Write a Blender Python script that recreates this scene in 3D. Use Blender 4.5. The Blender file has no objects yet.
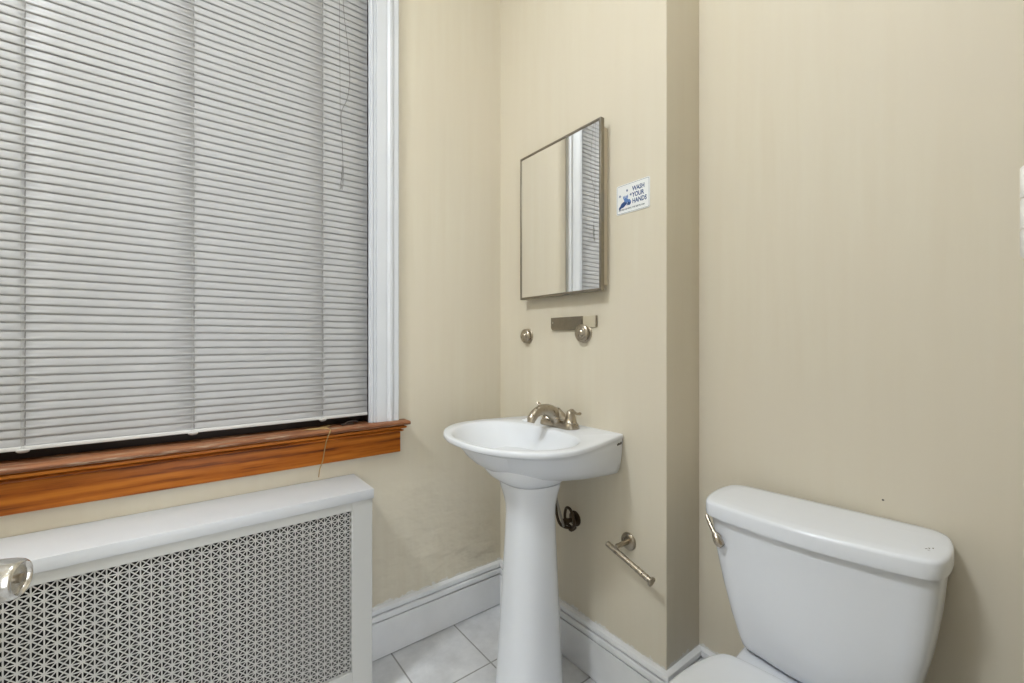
import bpy, bmesh, math, random
from mathutils import Vector, Matrix, noise
random.seed(7)
S = bpy.context.scene
COL = S.collection
PI = math.pi

# ------------------------------------------------------------------ helpers
def tag(o, label=None, cat=None, group=None, kind=None):
    if label: o['label'] = label
    if cat: o['category'] = cat
    if group: o['group'] = group
    if kind: o['kind'] = kind
    return o

def thing(name, label, cat, loc=(0, 0, 0), rotz=0.0, group=None):
    o = bpy.data.objects.new(name, None)
    COL.objects.link(o)
    o.location = loc
    o.rotation_euler = (0, 0, rotz)
    o.empty_display_size = 0.05
    return tag(o, label, cat, group)

def obj(name, bm, mat, parent=None, smooth=True, angle=40):
    """link the bmesh as one mesh object; geometry is in the parent's local frame"""
    bmesh.ops.recalc_face_normals(bm, faces=bm.faces[:])
    me = bpy.data.meshes.new(name)
    bm.to_mesh(me)
    bm.free()
    me.materials.append(mat)
    if smooth:
        me.shade_smooth()
        me.set_sharp_from_angle(angle=math.radians(angle))
    o = bpy.data.objects.new(name, me)
    COL.objects.link(o)
    if parent: o.parent = parent
    return o

def struct(name, bm, mat, parent=None, **k):
    o = obj(name, bm, mat, parent, **k)
    if parent is None: o['kind'] = 'structure'
    return o

def box(bm, x0, x1, y0, y1, z0, z1, bev=0.0, seg=2):
    vs = [bm.verts.new((x, y, z)) for x in (x0, x1) for y in (y0, y1) for z in (z0, z1)]
    fs = []
    for q in ((0, 1, 3, 2), (4, 6, 7, 5), (0, 4, 5, 1), (2, 3, 7, 6), (0, 2, 6, 4), (1, 5, 7, 3)):
        fs.append(bm.faces.new([vs[i] for i in q]))
    if bev > 0:
        es = list({e for f in fs for e in f.edges})
        bmesh.ops.bevel(bm, geom=es, offset=bev, segments=seg, profile=0.5, affect='EDGES')
    return bm

def nb(): return bmesh.new()

def loft(bm, rings, cap0=True, cap1=True, closed=True):
    """rings: lists of equal numbers of 3-D points"""
    R = [[bm.verts.new(p) for p in r] for r in rings]
    n = len(R[0])
    m = n if closed else n - 1
    for a, b in zip(R[:-1], R[1:]):
        for i in range(m):
            j = (i + 1) % n
            bm.faces.new((a[i], a[j], b[j], b[i]))
    if cap0: bm.faces.new(R[0])
    if cap1: bm.faces.new(R[-1])
    return R

def frame_of(d):
    d = Vector(d).normalized()
    up = Vector((0, 0, 1)) if abs(d.z) < 0.95 else Vector((1, 0, 0))
    a = d.cross(up).normalized()
    b = a.cross(d).normalized()
    return d, a, b

def lathe(bm, origin, axis, prof, n=32, sx=1.0, sy=1.0):
    """prof: (distance along axis, radius) from start to end"""
    o = Vector(origin)
    d, a, b = frame_of(axis)
    rings = []
    for t, r in prof:
        r = max(r, 1e-5)
        rings.append([o + d * t + a * (r * sx * math.cos(2 * PI * i / n)) + b * (r * sy * math.sin(2 * PI * i / n)) for i in range(n)])
    loft(bm, rings)
    return bm

def catmull(pts, sub=8, closed=False):
    P = [Vector(p) for p in pts]
    n = len(P)
    out = []
    rng = range(n) if closed else range(n - 1)
    for i in rng:
        if closed:
            p0, p1, p2, p3 = P[(i - 1) % n], P[i], P[(i + 1) % n], P[(i + 2) % n]
        else:
            p1, p2 = P[i], P[i + 1]
            p0 = P[i - 1] if i > 0 else p1 * 2 - p2
            p3 = P[i + 2] if i + 2 < n else p2 * 2 - p1
        for k in range(sub):
            t = k / sub
            out.append(0.5 * ((2 * p1) + (p2 - p0) * t + (2 * p0 - 5 * p1 + 4 * p2 - p3) * t * t + (3 * p1 - p0 - 3 * p2 + p3) * t ** 3))
    if not closed: out.append(P[-1])
    return out

def tube(bm, pts, r, n=12, radii=None, sx=1.0, sy=1.0):
    P = [Vector(p) for p in pts]
    rings = []
    prev = None
    for i, p in enumerate(P):
        t = (P[min(i + 1, len(P) - 1)] - P[max(i - 1, 0)]).normalized()
        if prev is None:
            _, a, b = frame_of(t)
        else:
            a = (prev - t * prev.dot(t)).normalized()
            b = t.cross(a)
        prev = a
        rr = radii[i] if radii else r
        rings.append([p + a * (rr * sx * math.cos(2 * PI * k / n)) + b * (rr * sy * math.sin(2 * PI * k / n)) for k in range(n)])
    loft(bm, rings)
    return bm

def sample_half(half, sub=8):
    """half outline (s, t>=0) from back to front -> closed symmetric outline"""
    pts = catmull([(s, t, 0) for s, t in half], sub)
    left = [(p.x, p.y) for p in pts]
    right = [(s, -t) for s, t in reversed(left)]
    out = left + right
    res = [out[0]]
    for p in out[1:]:
        if (p[0] - res[-1][0]) ** 2 + (p[1] - res[-1][1]) ** 2 > 1e-10: res.append(p)
    return res

def by_angle(outline, c, angs):
    """radius of a closed outline around c for each angle -> list of points"""
    res = []
    n = len(outline)
    for a in angs:
        d = (math.cos(a), math.sin(a))
        best = 0
        for i in range(n):
            x1, y1 = outline[i][0] - c[0], outline[i][1] - c[1]
            x2, y2 = outline[(i + 1) % n][0] - c[0], outline[(i + 1) % n][1] - c[1]
            ex, ey = x2 - x1, y2 - y1
            den = d[0] * ey - d[1] * ex
            if abs(den) < 1e-12: continue
            t = (x1 * ey - y1 * ex) / den
            u = (x1 * d[1] - y1 * d[0]) / den
            if t > 0 and -1e-6 <= u <= 1 + 1e-6: best = max(best, t)
        res.append((c[0] + d[0] * best, c[1] + d[1] * best))
    return res

def sweep(bm, path, prof, closed=False, side=1):
    """profile (out, z) swept along a horizontal path of (x, y) with mitred corners"""
    P = [Vector((p[0], p[1])) for p in path]
    rings = []
    for i, p in enumerate(P):
        ns = []
        if i > 0: d = (P[i] - P[i - 1]).normalized(); ns.append(Vector((d.y, -d.x)) * side)
        if i < len(P) - 1: d = (P[i + 1] - P[i]).normalized(); ns.append(Vector((d.y, -d.x)) * side)
        if len(ns) == 2:
            m = (ns[0] + ns[1]) / (1 + ns[0].dot(ns[1]))
        else: m = ns[0]
        rings.append([Vector((p.x + m.x * o, p.y + m.y * o, z)) for o, z in prof])
    loft(bm, rings)
    return bm

# ------------------------------------------------------------------ materials
def srgb(r, g, b):
    f = lambda c: (c / 255 / 12.92) if c / 255 <= 0.04045 else ((c / 255 + 0.055) / 1.055) ** 2.4
    return (f(r), f(g), f(b), 1)

class Mat:
    def __init__(self, name, color, rough=0.5, metal=0.0, spec=0.5, coat=0.0):
        m = bpy.data.materials.new(name)
        m.use_nodes = True
        self.m = m
        self.t = m.node_tree
        self.n = self.t.nodes
        self.l = self.t.links
        self.b = self.n['Principled BSDF']
        self.b.inputs['Base Color'].default_value = color
        self.b.inputs['Roughness'].default_value = rough
        self.b.inputs['Metallic'].default_value = metal
        self.b.inputs['Specular IOR Level'].default_value = spec
        self.b.inputs['Coat Weight'].default_value = coat
        self.b.inputs['Coat Roughness'].default_value = 0.08
        self.color = color
    def node(self, t, **k):
        n = self.n.new(t)
        for a, v in k.items(): setattr(n, a, v)
        return n
    def coord(self, scale=(1, 1, 1)):
        g = self.node('ShaderNodeNewGeometry')
        mp = self.node('ShaderNodeMapping')
        mp.inputs['Scale'].default_value = scale
        self.l.new(g.outputs['Position'], mp.inputs['Vector'])
        return mp.outputs['Vector']
    def ocoord(self, scale=(1, 1, 1)):
        g = self.node('ShaderNodeTexCoord')
        mp = self.node('ShaderNodeMapping')
        mp.inputs['Scale'].default_value = scale
        self.l.new(g.outputs['Object'], mp.inputs['Vector'])
        return mp.outputs['Vector']
    def noise(self, vec, scale, detail=4, rough=0.5):
        n = self.node('ShaderNodeTexNoise')
        n.inputs['Scale'].default_value = scale
        n.inputs['Detail'].default_value = detail
        n.inputs['Roughness'].default_value = rough
        self.l.new(vec, n.inputs['Vector'])
        return n.outputs['Fac']
    def ramp(self, fac, stops):
        r = self.node('ShaderNodeValToRGB')
        e = r.color_ramp.elements
        e[0].position, e[0].color = stops[0]
        e[1].position, e[1].color = stops[-1]
        for p, c in stops[1:-1]:
            x = e.new(p); x.color = c
        self.l.new(fac, r.inputs['Fac'])
        return r.outputs['Color']
    def mix(self, fac, a, b):
        x = self.node('ShaderNodeMix', data_type='RGBA')
        for v, i in ((fac, 0), (a, 6), (b, 7)):
            if isinstance(v, (int, float)): x.inputs[i].default_value = v
            elif isinstance(v, tuple): x.inputs[i].default_value = v
            else: self.l.new(v, x.inputs[i])
        return x.outputs[2]
    def math(self, op, a, b=None, c=None, clamp=False):
        x = self.node('ShaderNodeMath', operation=op)
        x.use_clamp = clamp
        for i, v in enumerate((a, b, c)):
            if v is None: continue
            if isinstance(v, (int, float)): x.inputs[i].default_value = v
            else: self.l.new(v, x.inputs[i])
        return x.outputs[0]
    def base(self, c): self.l.new(c, self.b.inputs['Base Color']); return self
    def bump(self, h, strength=0.2, dist=0.002):
        b = self.node('ShaderNodeBump')
        b.inputs['Strength'].default_value = strength
        b.inputs['Distance'].default_value = dist
        self.l.new(h, b.inputs['Height'])
        if self.b.inputs['Normal'].is_linked:
            src = self.b.inputs['Normal'].links[0].from_socket
            self.l.new(src, b.inputs['Normal'])
        self.l.new(b.outputs['Normal'], self.b.inputs['Normal'])
        return self
    def mottle(self, amt=0.06, scale=6, vec=None):
        c = self.color
        lo = tuple(x * (1 - amt) for x in c[:3]) + (1,)
        hi = tuple(min(1, x * (1 + amt)) for x in c[:3]) + (1,)
        f = self.noise(vec or self.coord(), scale, 5, 0.6)
        self.base(self.ramp(f, [(0.3, lo), (0.7, hi)]))
        return self

WALL_C = srgb(210, 202, 183)
def wall_material(name, lumpy=0.0):
    w = Mat(name, WALL_C, rough=0.55, spec=0.35)
    v = w.coord()
    streak = w.noise(w.coord((9, 9, 0.5)), 3.0, 4, 0.6)
    patch = w.noise(v, 1.7, 4, 0.6)
    c1 = w.ramp(streak, [(0.3, srgb(208, 199, 179)), (0.7, srgb(212, 205, 187))])
    c2 = w.mix(w.ramp(patch, [(0.35, (0, 0, 0, 1)), (0.7, (1, 1, 1, 1))]), c1, srgb(210, 201, 183))
    # white caulk smeared along the top of the baseboard, with a ragged edge
    sep = w.node('ShaderNodeSeparateXYZ'); w.l.new(v, sep.inputs[0])
    z = sep.outputs['Z']
    rag = w.noise(v, 28, 5, 0.7)
    edge = w.math('MULTIPLY_ADD', rag, 0.062, 0.164)
    mask = w.math('LESS_THAN', z, edge)
    c3 = w.mix(w.math('MULTIPLY', mask, 0.85), c2, srgb(220, 219, 214))
    w.base(c3)
    w.bump(w.noise(w.coord((1, 1, 0.25)), 38, 3, 0.6), 0.12, 0.0012)
    w.bump(w.noise(v, 160, 2, 0.5), 0.06, 0.0006)
    if lumpy:
        # uneven old plaster, strongest near the baseboard
        fade = w.math('SUBTRACT', 1.0, w.math('MULTIPLY', z, 1.35), clamp=True)
        h = w.math('MULTIPLY', w.noise(w.coord((1, 1, 1.6)), 7.5, 3, 0.45), fade)
        w.bump(h, 0.85 * lumpy, 0.028)
    w.bump(mask, 0.25, 0.0012)
    return w.m

M_wall = wall_material('beige_wall_paint')
M_wall_lumpy = wall_material('beige_plaster_paint', 1.2)
M_ceiling = Mat('ceiling_paint', srgb(225, 222, 214), 0.8).mottle(0.02, 4).m

def trim_mat():
    t = Mat('white_gloss_trim', srgb(226, 227, 229), rough=0.33, spec=0.5)
    t.mottle(0.035, 9)
    t.bump(t.noise(t.coord((1, 1, 1)), 45, 4, 0.6), 0.16, 0.0015)
    return t.m
M_trim = trim_mat()
M_casing = (lambda t: (t.mottle(0.02, 7), t.bump(t.noise(t.coord((14, 14, 1)), 6, 3, 0.6), 0.14, 0.0012), t.m)[2])(Mat('window_casing_paint', srgb(206, 209, 214), 0.35))

def tile_mat():
    t = Mat('marbled_floor_tile', srgb(160, 160, 160), rough=0.38, spec=0.4)
    v = t.coord()
    sep = t.node('ShaderNodeSeparateXYZ'); t.l.new(v, sep.inputs[0])
    P = 0.2665
    def line(s, off):
        a = t.math('ADD', s, off + 100 * P)
        m = t.math('MODULO', a, P)
        m = t.math('SUBTRACT', m, P / 2)
        m = t.math('ABSOLUTE', m)
        return t.math('GREATER_THAN', m, P / 2 - 0.0028)
    gx = line(sep.outputs['X'], 0.2455)
    gy = line(sep.outputs['Y'], 0.2765)
    g = t.math('MAXIMUM', gx, gy)
    n1 = t.noise(v, 7, 7, 0.62)
    n2 = t.noise(v, 26, 5, 0.6)
    c = t.ramp(n1, [(0.3, srgb(186, 187, 190)), (0.5, srgb(208, 209, 212)), (0.68, srgb(228, 229, 231))])
    c = t.mix(t.math('MULTIPLY', n2, 0.35), c, srgb(214, 215, 216))
    c = t.mix(g, c, srgb(150, 150, 149))
    t.base(c)
    t.l.new(t.math('MULTIPLY_ADD', g, 0.4, 0.38), t.b.inputs['Roughness'])
    t.bump(t.math('SUBTRACT', 1.0, g), 0.5, 0.0015)
    return t.m
M_tile = tile_mat()

def wood_mat(name, a, b, c, rough=0.42, worn=None):
    w = Mat(name, a, rough, spec=0.25)
    v = w.coord((1.0, 14, 26))
    n = w.noise(v, 2.2, 7, 0.68)
    wv = w.node('ShaderNodeTexWave', wave_type='BANDS', bands_direction='Z')
    wv.inputs['Scale'].default_value = 11
    wv.inputs['Distortion'].default_value = 3.5
    wv.inputs['Detail'].default_value = 4
    wv.inputs['Detail Scale'].default_value = 1.2
    w.l.new(w.coord((0.35, 1, 1)), wv.inputs['Vector'])
    f = w.math('ADD', w.math('MULTIPLY', n, 0.8), w.math('MULTIPLY', wv.outputs['Fac'], 0.2))
    col = w.ramp(f, [(0.34, a), (0.47, b), (0.66, c)])
    if worn:
        wn = w.noise(w.coord((1.5, 12, 20)), 6, 6, 0.7)
        col = w.mix(w.ramp(wn, [(0.52, (0, 0, 0, 1)), (0.64, (1, 1, 1, 1))]), col, worn)
    w.base(col)
    w.bump(f, 0.1, 0.0008)
    return w.m
M_wood = wood_mat('varnished_orange_wood', srgb(92, 42, 8), srgb(158, 84, 18), srgb(190, 114, 36))
M_wood_worn = wood_mat('worn_sill_wood', srgb(96, 58, 36), srgb(124, 78, 50), srgb(150, 100, 66), 0.5, srgb(158, 134, 112))
M_dark = Mat('dark_stained_sash', srgb(46, 32, 24), 0.5).mottle(0.2, 12).m

M_porc = Mat('white_porcelain', srgb(221, 224, 229), rough=0.24, spec=0.45, coat=0.15).mottle(0.006, 3).m
M_toilet = Mat('white_toilet_china', srgb(224, 227, 233), rough=0.2, spec=0.5, coat=0.2).mottle(0.006, 3).m
M_seat = Mat('white_seat_plastic', srgb(230, 233, 238), rough=0.25).mottle(0.006, 3).m
def metal(name, c, rough, sc=60):
    m = Mat(name, c, rough, metal=1.0)
    v = m.coord()
    f = m.noise(v, sc, 4, 0.6)
    lo = tuple(x * 0.85 for x in c[:3]) + (1,)
    m.base(m.ramp(f, [(0.3, lo), (0.7, c)]))
    m.l.new(m.math('MULTIPLY_ADD', f, 0.14, rough - 0.05), m.b.inputs['Roughness'])
    return m.m
M_nickel = metal('brushed_nickel', srgb(178, 168, 152), 0.27)
M_bright = metal('satin_knob_metal', srgb(222, 219, 214), 0.2)
M_handle = metal('aged_nickel_lever', srgb(190, 180, 166), 0.22)
M_plate = metal('dull_steel_plate', srgb(150, 142, 128), 0.3)
M_frame = metal('mirror_frame_metal', srgb(150, 143, 130), 0.35)
M_pipe = metal('tarnished_pipe', srgb(84, 72, 60), 0.35)
M_hose = metal('braided_hose_metal', srgb(165, 160, 152), 0.3, 400)
M_mirror = Mat('mirror_silver', (0.93, 0.93, 0.92, 1), 0.0, metal=1.0).m
M_blind = Mat('painted_metal_slat', srgb(172, 172, 173), 0.58, spec=0.3).mottle(0.025, 11).m
M_rail = Mat('blind_rail_enamel', srgb(204, 204, 202), 0.35).mottle(0.02, 9).m
M_cord = Mat('white_cord', srgb(196, 196, 192), 0.8).mottle(0.05, 90).m
M_ladder = Mat('ladder_string', srgb(172, 172, 169), 0.8).mottle(0.05, 90).m
M_grey_cord = Mat('aged_grey_cord', srgb(128, 127, 124), 0.8).mottle(0.05, 90).m
M_straw = Mat('frayed_tan_cord', srgb(168, 140, 92), 0.8).mottle(0.1, 60).m
M_cover = Mat('radiator_cover_enamel', srgb(187, 187, 184), 0.38).mottle(0.012, 6).m
M_grille = Mat('grille_enamel', srgb(180, 179, 175), 0.45).mottle(0.015, 6).m
M_lid = Mat('cover_top_enamel', srgb(197, 199, 202), 0.35).mottle(0.01, 6).m
M_inner_shade = Mat('cover_inside_shade', srgb(14, 14, 13), 0.9).mottle(0.2, 10).m
M_iron = Mat('cast_iron_radiator', srgb(20, 19, 18), 0.6).mottle(0.1, 20).m
M_sign = Mat('white_sign_plastic', srgb(232, 234, 234), 0.3).mottle(0.01, 30).m
M_blue = Mat('blue_sign_ink', srgb(36, 70, 124), 0.5).mottle(0.05, 200).m
M_blue2 = Mat('light_blue_sign_ink', srgb(92, 128, 186), 0.5).mottle(0.05, 200).m
M_ink = Mat('grey_sign_ink', srgb(70, 84, 100), 0.5).mottle(0.05, 200).m
M_smudge = Mat('dark_smudge', srgb(84, 80, 76), 0.6).mottle(0.1, 300).m
M_door = Mat('door_paint', srgb(226, 224, 218), 0.4).mottle(0.015, 5).m
M_rough_casing = (lambda t: (t.mottle(0.03, 9), t.bump(t.noise(t.coord(), 60, 5, 0.7), 0.5, 0.002), t.m)[2])(Mat('rough_door_casing_paint', srgb(206, 196, 184), 0.5))
M_hinge = (lambda t: (t.mottle(0.12, 70), t.bump(t.noise(t.coord(), 120, 4, 0.7), 0.6, 0.002), t.m)[2])(Mat('painted_over_hinge', srgb(226, 222, 214), 0.45))
M_block = Mat('light_block_dark', srgb(70, 48, 40), 0.9).mottle(0.2, 8).m
M_glass = Mat('window_glass', (0.9, 0.95, 0.94, 1), 0.02)
M_glass.b.inputs['Transmission Weight'].default_value = 1.0
M_glass = M_glass.m
M_lamp = Mat('lamp_glass', (1, 1, 1, 1), 0.3)
M_lamp.b.inputs['Emission Color'].default_value = (0.885, 0.945, 1.0, 1)
M_lamp.b.inputs['Emission Strength'].default_value = 90.0
M_lamp = M_lamp.m
M_lamp_dim = M_lamp.copy(); M_lamp_dim.name = 'dim_lamp_glass'
M_lamp_dim.node_tree.nodes['Principled BSDF'].inputs['Emission Strength'].default_value = 42.0

# ------------------------------------------------------------------ key dimensions (metres)
CAM = (-1.14596, -1.56716, 1.16)
JOG_Y, JOG_X = -0.830, 0.1815          # projecting wall section ends, recess depth
XL, YB, HC = -3.20, -1.56, 3.25        # side wall, rear wall, ceiling
WX0, WX1, WZ0, WZ1 = -1.604, -0.588, 0.868, 2.60   # window opening

# ------------------------------------------------------------------ room shell
bm = nb(); box(bm, XL - 0.1, JOG_X + 0.1, YB - 1.6, 0.12, -0.05, 0.0)
struct('floor', bm, M_tile, smooth=False)
bm = nb(); box(bm, XL - 0.1, JOG_X + 0.1, YB - 1.6, 0.12, HC, HC + 0.05)
struct('ceiling', bm, M_ceiling, smooth=False)
bm = nb()
T = 0.13
box(bm, XL, WX0, 0, T, 0, HC); box(bm, WX1, 0.0, 0, T, 0, HC)
box(bm, WX0, WX1, 0, T, 0, WZ0 - 0.02); box(bm, WX0, WX1, 0, T, WZ1, HC)
struct('wall_window', bm, M_wall_lumpy, smooth=False)
bm = nb(); box(bm, 0, JOG_X, JOG_Y, T, 0, HC)
bmesh.ops.bevel(bm, geom=[e for e in bm.edges if all(abs(v.co.x) < 1e-6 and abs(v.co.y - JOG_Y) < 1e-6 for v in e.verts)], offset=0.003, segments=3, profile=0.5, affect='EDGES')
struct('wall_sink', bm, M_wall, angle=60)
bm = nb(); box(bm, JOG_X, JOG_X + 0.1, YB - 0.12, T, 0, HC)
struct('wall_toilet', bm, M_wall, smooth=False)
bm = nb(); box(bm, XL - 0.1, XL, YB - 0.12, T, 0, HC)
struct('wall_left', bm, M_wall, smooth=False)
bm = nb()
DX0, DX1, DH = -1.60, -0.615, 2.05    # doorway
box(bm, XL, DX0, YB - 0.12, YB, 0, HC); box(bm, DX1, JOG_X, YB - 0.12, YB, 0, HC)
box(bm, DX0, DX1, YB - 0.12, YB, DH, HC)
struct('wall_rear', bm, M_wall, smooth=False)
# hallway beyond the doorway
bm = nb()
HY = YB - 1.3
for a_ in ((XL - 0.1, -1.75, 0, HC), (-0.25, JOG_X + 0.1, 0, HC), (-1.75, -0.25, 0, 0.35), (-1.75, -0.25, 2.35, HC)):
    box(bm, a_[0], a_[1], HY - 0.1, HY, a_[2], a_[3])
box(bm, XL - 0.1, XL, YB - 1.5, YB - 0.12, 0, HC)
box(bm, JOG_X, JOG_X + 0.1, YB - 1.5, YB - 0.12, 0, HC)
struct('wall_hallway', bm, M_wall, smooth=False)
# added unseen hallway window, an opening for sky fill through the doorway
bm = nb()
for a_ in ((-1.75, -1.70, 0.35, 2.35), (-0.30, -0.25, 0.35, 2.35), (-1.70, -0.30, 0.35, 0.40), (-1.70, -0.30, 2.30, 2.35), (-1.02, -0.98, 0.40, 2.30)):
    box(bm, a_[0], a_[1], HY - 0.08, HY - 0.03, a_[2], a_[3])
struct('fill_window', bm, M_casing, smooth=False)
# added closed dark box that keeps sky light off the window
bm = nb()
box(bm, XL, 0.2, 0.60, 0.66, 0, HC); box(bm, XL - 0.06, XL, T, 0.66, 0, HC); box(bm, 0.2, 0.26, T, 0.66, 0, HC)
box(bm, XL, 0.2, T, 0.6, HC, HC + 0.05); box(bm, XL, 0.2, T, 0.6, -0.05, 0)
struct('wall_light_block', bm, M_block, smooth=False)

# baseboards
prof = [(0, 0), (0.010, 0), (0.010, 0.0035), (0.017, 0.0040), (0.017, 0.1325), (0.0160, 0.1340), (0.0080, 0.1345), (0.0080, 0.1395), (0.0175, 0.1402), (0.0195, 0.1430), (0.0200, 0.152),
        (0.0190, 0.159), (0.0170, 0.1612), (0.0080, 0.1618), (0.0080, 0.1660), (0.0150, 0.1668), (0.0165, 0.170), (0.0160, 0.176), (0.0145, 0.183), (0.006, 0.187), (0, 0.188)]
def baseboard(name, path, side=1):
    bm = nb(); sweep(bm, path, prof, side=side)
    return struct(name, bm, M_trim, angle=25)
baseboard('baseboard_window', [(XL, 0), (-0.0005, 0)])
baseboard('baseboard_sink', [(0, -0.0005), (0, JOG_Y), (JOG_X - 0.0005, JOG_Y)])
baseboard('baseboard_toilet', [(JOG_X, JOG_Y - 0.0005), (JOG_X, YB)])
baseboard('baseboard_left', [(XL, YB), (XL, 0)])
baseboard('baseboard_rear', [(JOG_X, YB), (DX1 + 0.10, YB)])

# doorway casing (its near edge just shows at the right border)
bm = nb()
box(bm, DX1, DX1 + 0.085, YB, YB + 0.018, 0, DH + 0.085, 0.003)
box(bm, DX0 - 0.085, DX0, YB, YB + 0.018, 0, DH + 0.085, 0.003)
box(bm, DX0, DX1, YB, YB + 0.018, DH, DH + 0.085, 0.003)
struct('trim_1', bm, M_rough_casing)

# open door with its knob
bm = nb(); box(bm, 0.0, 0.035, 0.0, 0.798, 0.012, 2.03, 0.002)
d = struct('door_1', bm, M_door)
d.location = (-1.5935, -1.540, 0); d.rotation_euler = (0, 0, math.radians(-17))
KS = 0.83
kn = obj('door_knob', lathe(nb(), (0.035, 0.745, 0.899), (1, 0, 0), [(0, 0.001), (0, 0.031), (0.004, 0.032), (0.009, 0.027), (0.012, 0.012), (0.018, 0.0115)] + [(t, r * KS) for t, r in ((0.022, 0.015), (0.028, 0.0225),
     (0.036, 0.0262), (0.046, 0.0270), (0.056, 0.0264), (0.062, 0.0248), (0.0645, 0.0228), (0.0650, 0.0210), (0.0640, 0.0195), (0.0615, 0.0180), (0.0605, 0.0120), (0.0612, 0.0085), (0.0612, 0.0001))], 40), M_bright, d)
bt = obj('knob_button', lathe(nb(), (0.035 + 0.0610, 0.745, 0.899), (1, 0, 0), [(0, 0.001), (0, 0.0052), (0.0035, 0.005), (0.0045, 0.0035), (0.0045, 0.0001)], 24), M_nickel, kn)
# hinge painted over, on the casing
h = thing('door_hinge', 'painted-over hinge on the doorway casing at the far edge beside the toilet wall', 'hinge', (DX1 - 0.004, YB + 0.0105, 1.262))
bm = nb(); lathe(bm, (0, 0.0035, -0.037), (0, 0, 1), [(0, 0.001), (0, 0.004), (0.003, 0.0055), (0.022, 0.0055), (0.0225, 0.0046), (0.0235, 0.0055), (0.046, 0.0055), (0.047, 0.0046), (0.048, 0.0055), (0.071, 0.0055), (0.074, 0.003), (0.074, 0.0001)], 16)
obj('hinge_barrel', bm, M_hinge, h)
bm = nb(); box(bm, 0.0005, 0.0035, -0.036, 0.003, -0.036, 0.036, 0.0006); obj('hinge_leaf', bm, M_hinge, h)

# ------------------------------------------------------------------ window
bm = nb()                                              # jamb lining of the recess
box(bm, WX0 - 0.0, WX0 + 0.003, 0.0, 0.010, WZ0 - 0.02, WZ1); box(bm, WX1 - 0.003, WX1, 0.0, 0.010, WZ0 - 0.02, WZ1)
box(bm, WX0, WX1, 0.0, 0.010, WZ1 - 0.003, WZ1)
win = struct('window_1', bm, M_casing, smooth=False)
bm = nb()
for (a, b, c, e) in ((WX0 + .004, WX0 + .05, WZ0, WZ1), (WX1 - .05, WX1 - .004, WZ0, WZ1), (WX0 + .05, WX1 - .05, WZ0 - .01, WZ0 + .07), (WX0 + .05, WX1 - .05, 1.70, 1.74), (WX0 + .05, WX1 - .05, WZ1 - .06, WZ1)):
    box(bm, a, b, 0.07, 0.105, c, e, 0.002)
obj('sash', bm, M_dark, win)
bm = nb()
box(bm, WX0, WX0 + 0.004, 0.010, T, WZ0 - 0.02, WZ1); box(bm, WX1 - 0.004, WX1, 0.010, T, WZ0 - 0.02, WZ1); box(bm, WX0, WX1, 0.010, T, WZ1 - 0.004, WZ1)
obj('jamb_stop', bm, M_dark, win, smooth=False)
bm = nb(); box(bm, WX0 + .05, WX1 - .05, 0.086, 0.090, WZ0 + .07, 1.70); box(bm, WX0 + .05, WX1 - .05, 0.086, 0.090, 1.74, WZ1 - .06)
obj('glass_pane', bm, M_glass, win, smooth=False)
# casing: stepped profile, mitred over the head
cprof = [(0, 0), (0.010, 0.0), (0.0135, 0.002), (0.0135, 0.006), (0.009, 0.0075), (0.009, 0.0095), (0.015, 0.011), (0.0155, 0.0155), (0.012, 0.0170), (0.012, 0.0185), (0.017, 0.0205), (0.018, 0.026), (0.018, 0.056), (0.0165, 0.0575), (0.0165, 0.059), (0.021, 0.0615), (0.0245, 0.066), (0.0255, 0.071), (0.0245, 0.076), (0.021, 0.0805), (0.0190, 0.082), (0.0205, 0.084), (0.0215, 0.099), (0.019, 0.103), (0, 0.103)]
bm = nb()
zs = WZ0 - 0.002
pts = [(WX1, zs, (1, 0)), (WX1, WZ1, (1, 1)), (WX0, WZ1, (-1, 1)), (WX0, zs, (-1, 0))]
rings = []
for x, z, (mx, mz) in pts: rings.append([Vector((x + mx * w, -o, z + mz * w)) for o, w in cprof])
loft(bm, rings)
obj('casing', bm, M_casing, win, angle=25)

# wooden sill: stool, moulding and apron
sill = thing('window_sill', 'orange varnished wooden window sill with moulded apron under the closed blinds', 'window sill', (0, 0, 0))
bm = nb()
SX0, SX1 = -1.736, -0.457
pr = [(-0.05, 0.8655), (0.056, 0.8655), (0.0605, 0.8635), (0.062, 0.859), (0.0605, 0.8545), (0.057, 0.8525), (-0.05, 0.8525)]
def xsweep(bm, pr, x0, x1, cut=0.0, mitre=0.0):
    rings = [[Vector((x, -o, z)) for o, z in pr] for x in (x0, x1)]
    if mitre:
        rings = [[Vector((x0 - (o) * mitre, -o, z)) for o, z in pr], [Vector((x1 + (o) * mitre, -o, z)) for o, z in pr]]
    loft(bm, rings); return bm
# stool, with slightly uneven worn front
N = 60
rings = []
for i in range(N + 1):
    x = SX0 + (SX1 - SX0) * i / N
    w = 0.0012 * (noise.noise(Vector((x * 9, 3.1, 0))))
    rings.append([Vector((x, -(o + (w if o > 0.05 else 0)), z)) for o, z in pr])
loft(bm, rings)
bmesh.ops.translate(bm, verts=bm.verts[:], vec=(0, 0, 0))
obj('stool', bm, M_wood_worn, sill, angle=50)
bm = nb()
cov = [(-0.0, 0.8525), (0.046, 0.8525), (0.044, 0.8485), (0.0500, 0.8475), (0.0512, 0.8445), (0.0505, 0.8410), (0.0465, 0.8390), (0.037, 0.8385), (0.035, 0.8345), (0.0415, 0.8340), (0.0430, 0.8315), (0.0415, 0.8285), (0.0355, 0.8270), (0.0245, 0.8265), (0.0240, 0.823), (0, 0.823)]
xsweep(bm, cov, -1.726, -0.467 - 0.052, mitre=1.0)
obj('moulding', bm, M_wood, sill, angle=35)
bm = nb()
box(bm, -1.713, -0.480, -0.0225, 0.0, 0.748, 0.823, 0.002)
obj('apron', bm, M_wood, sill)

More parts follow.
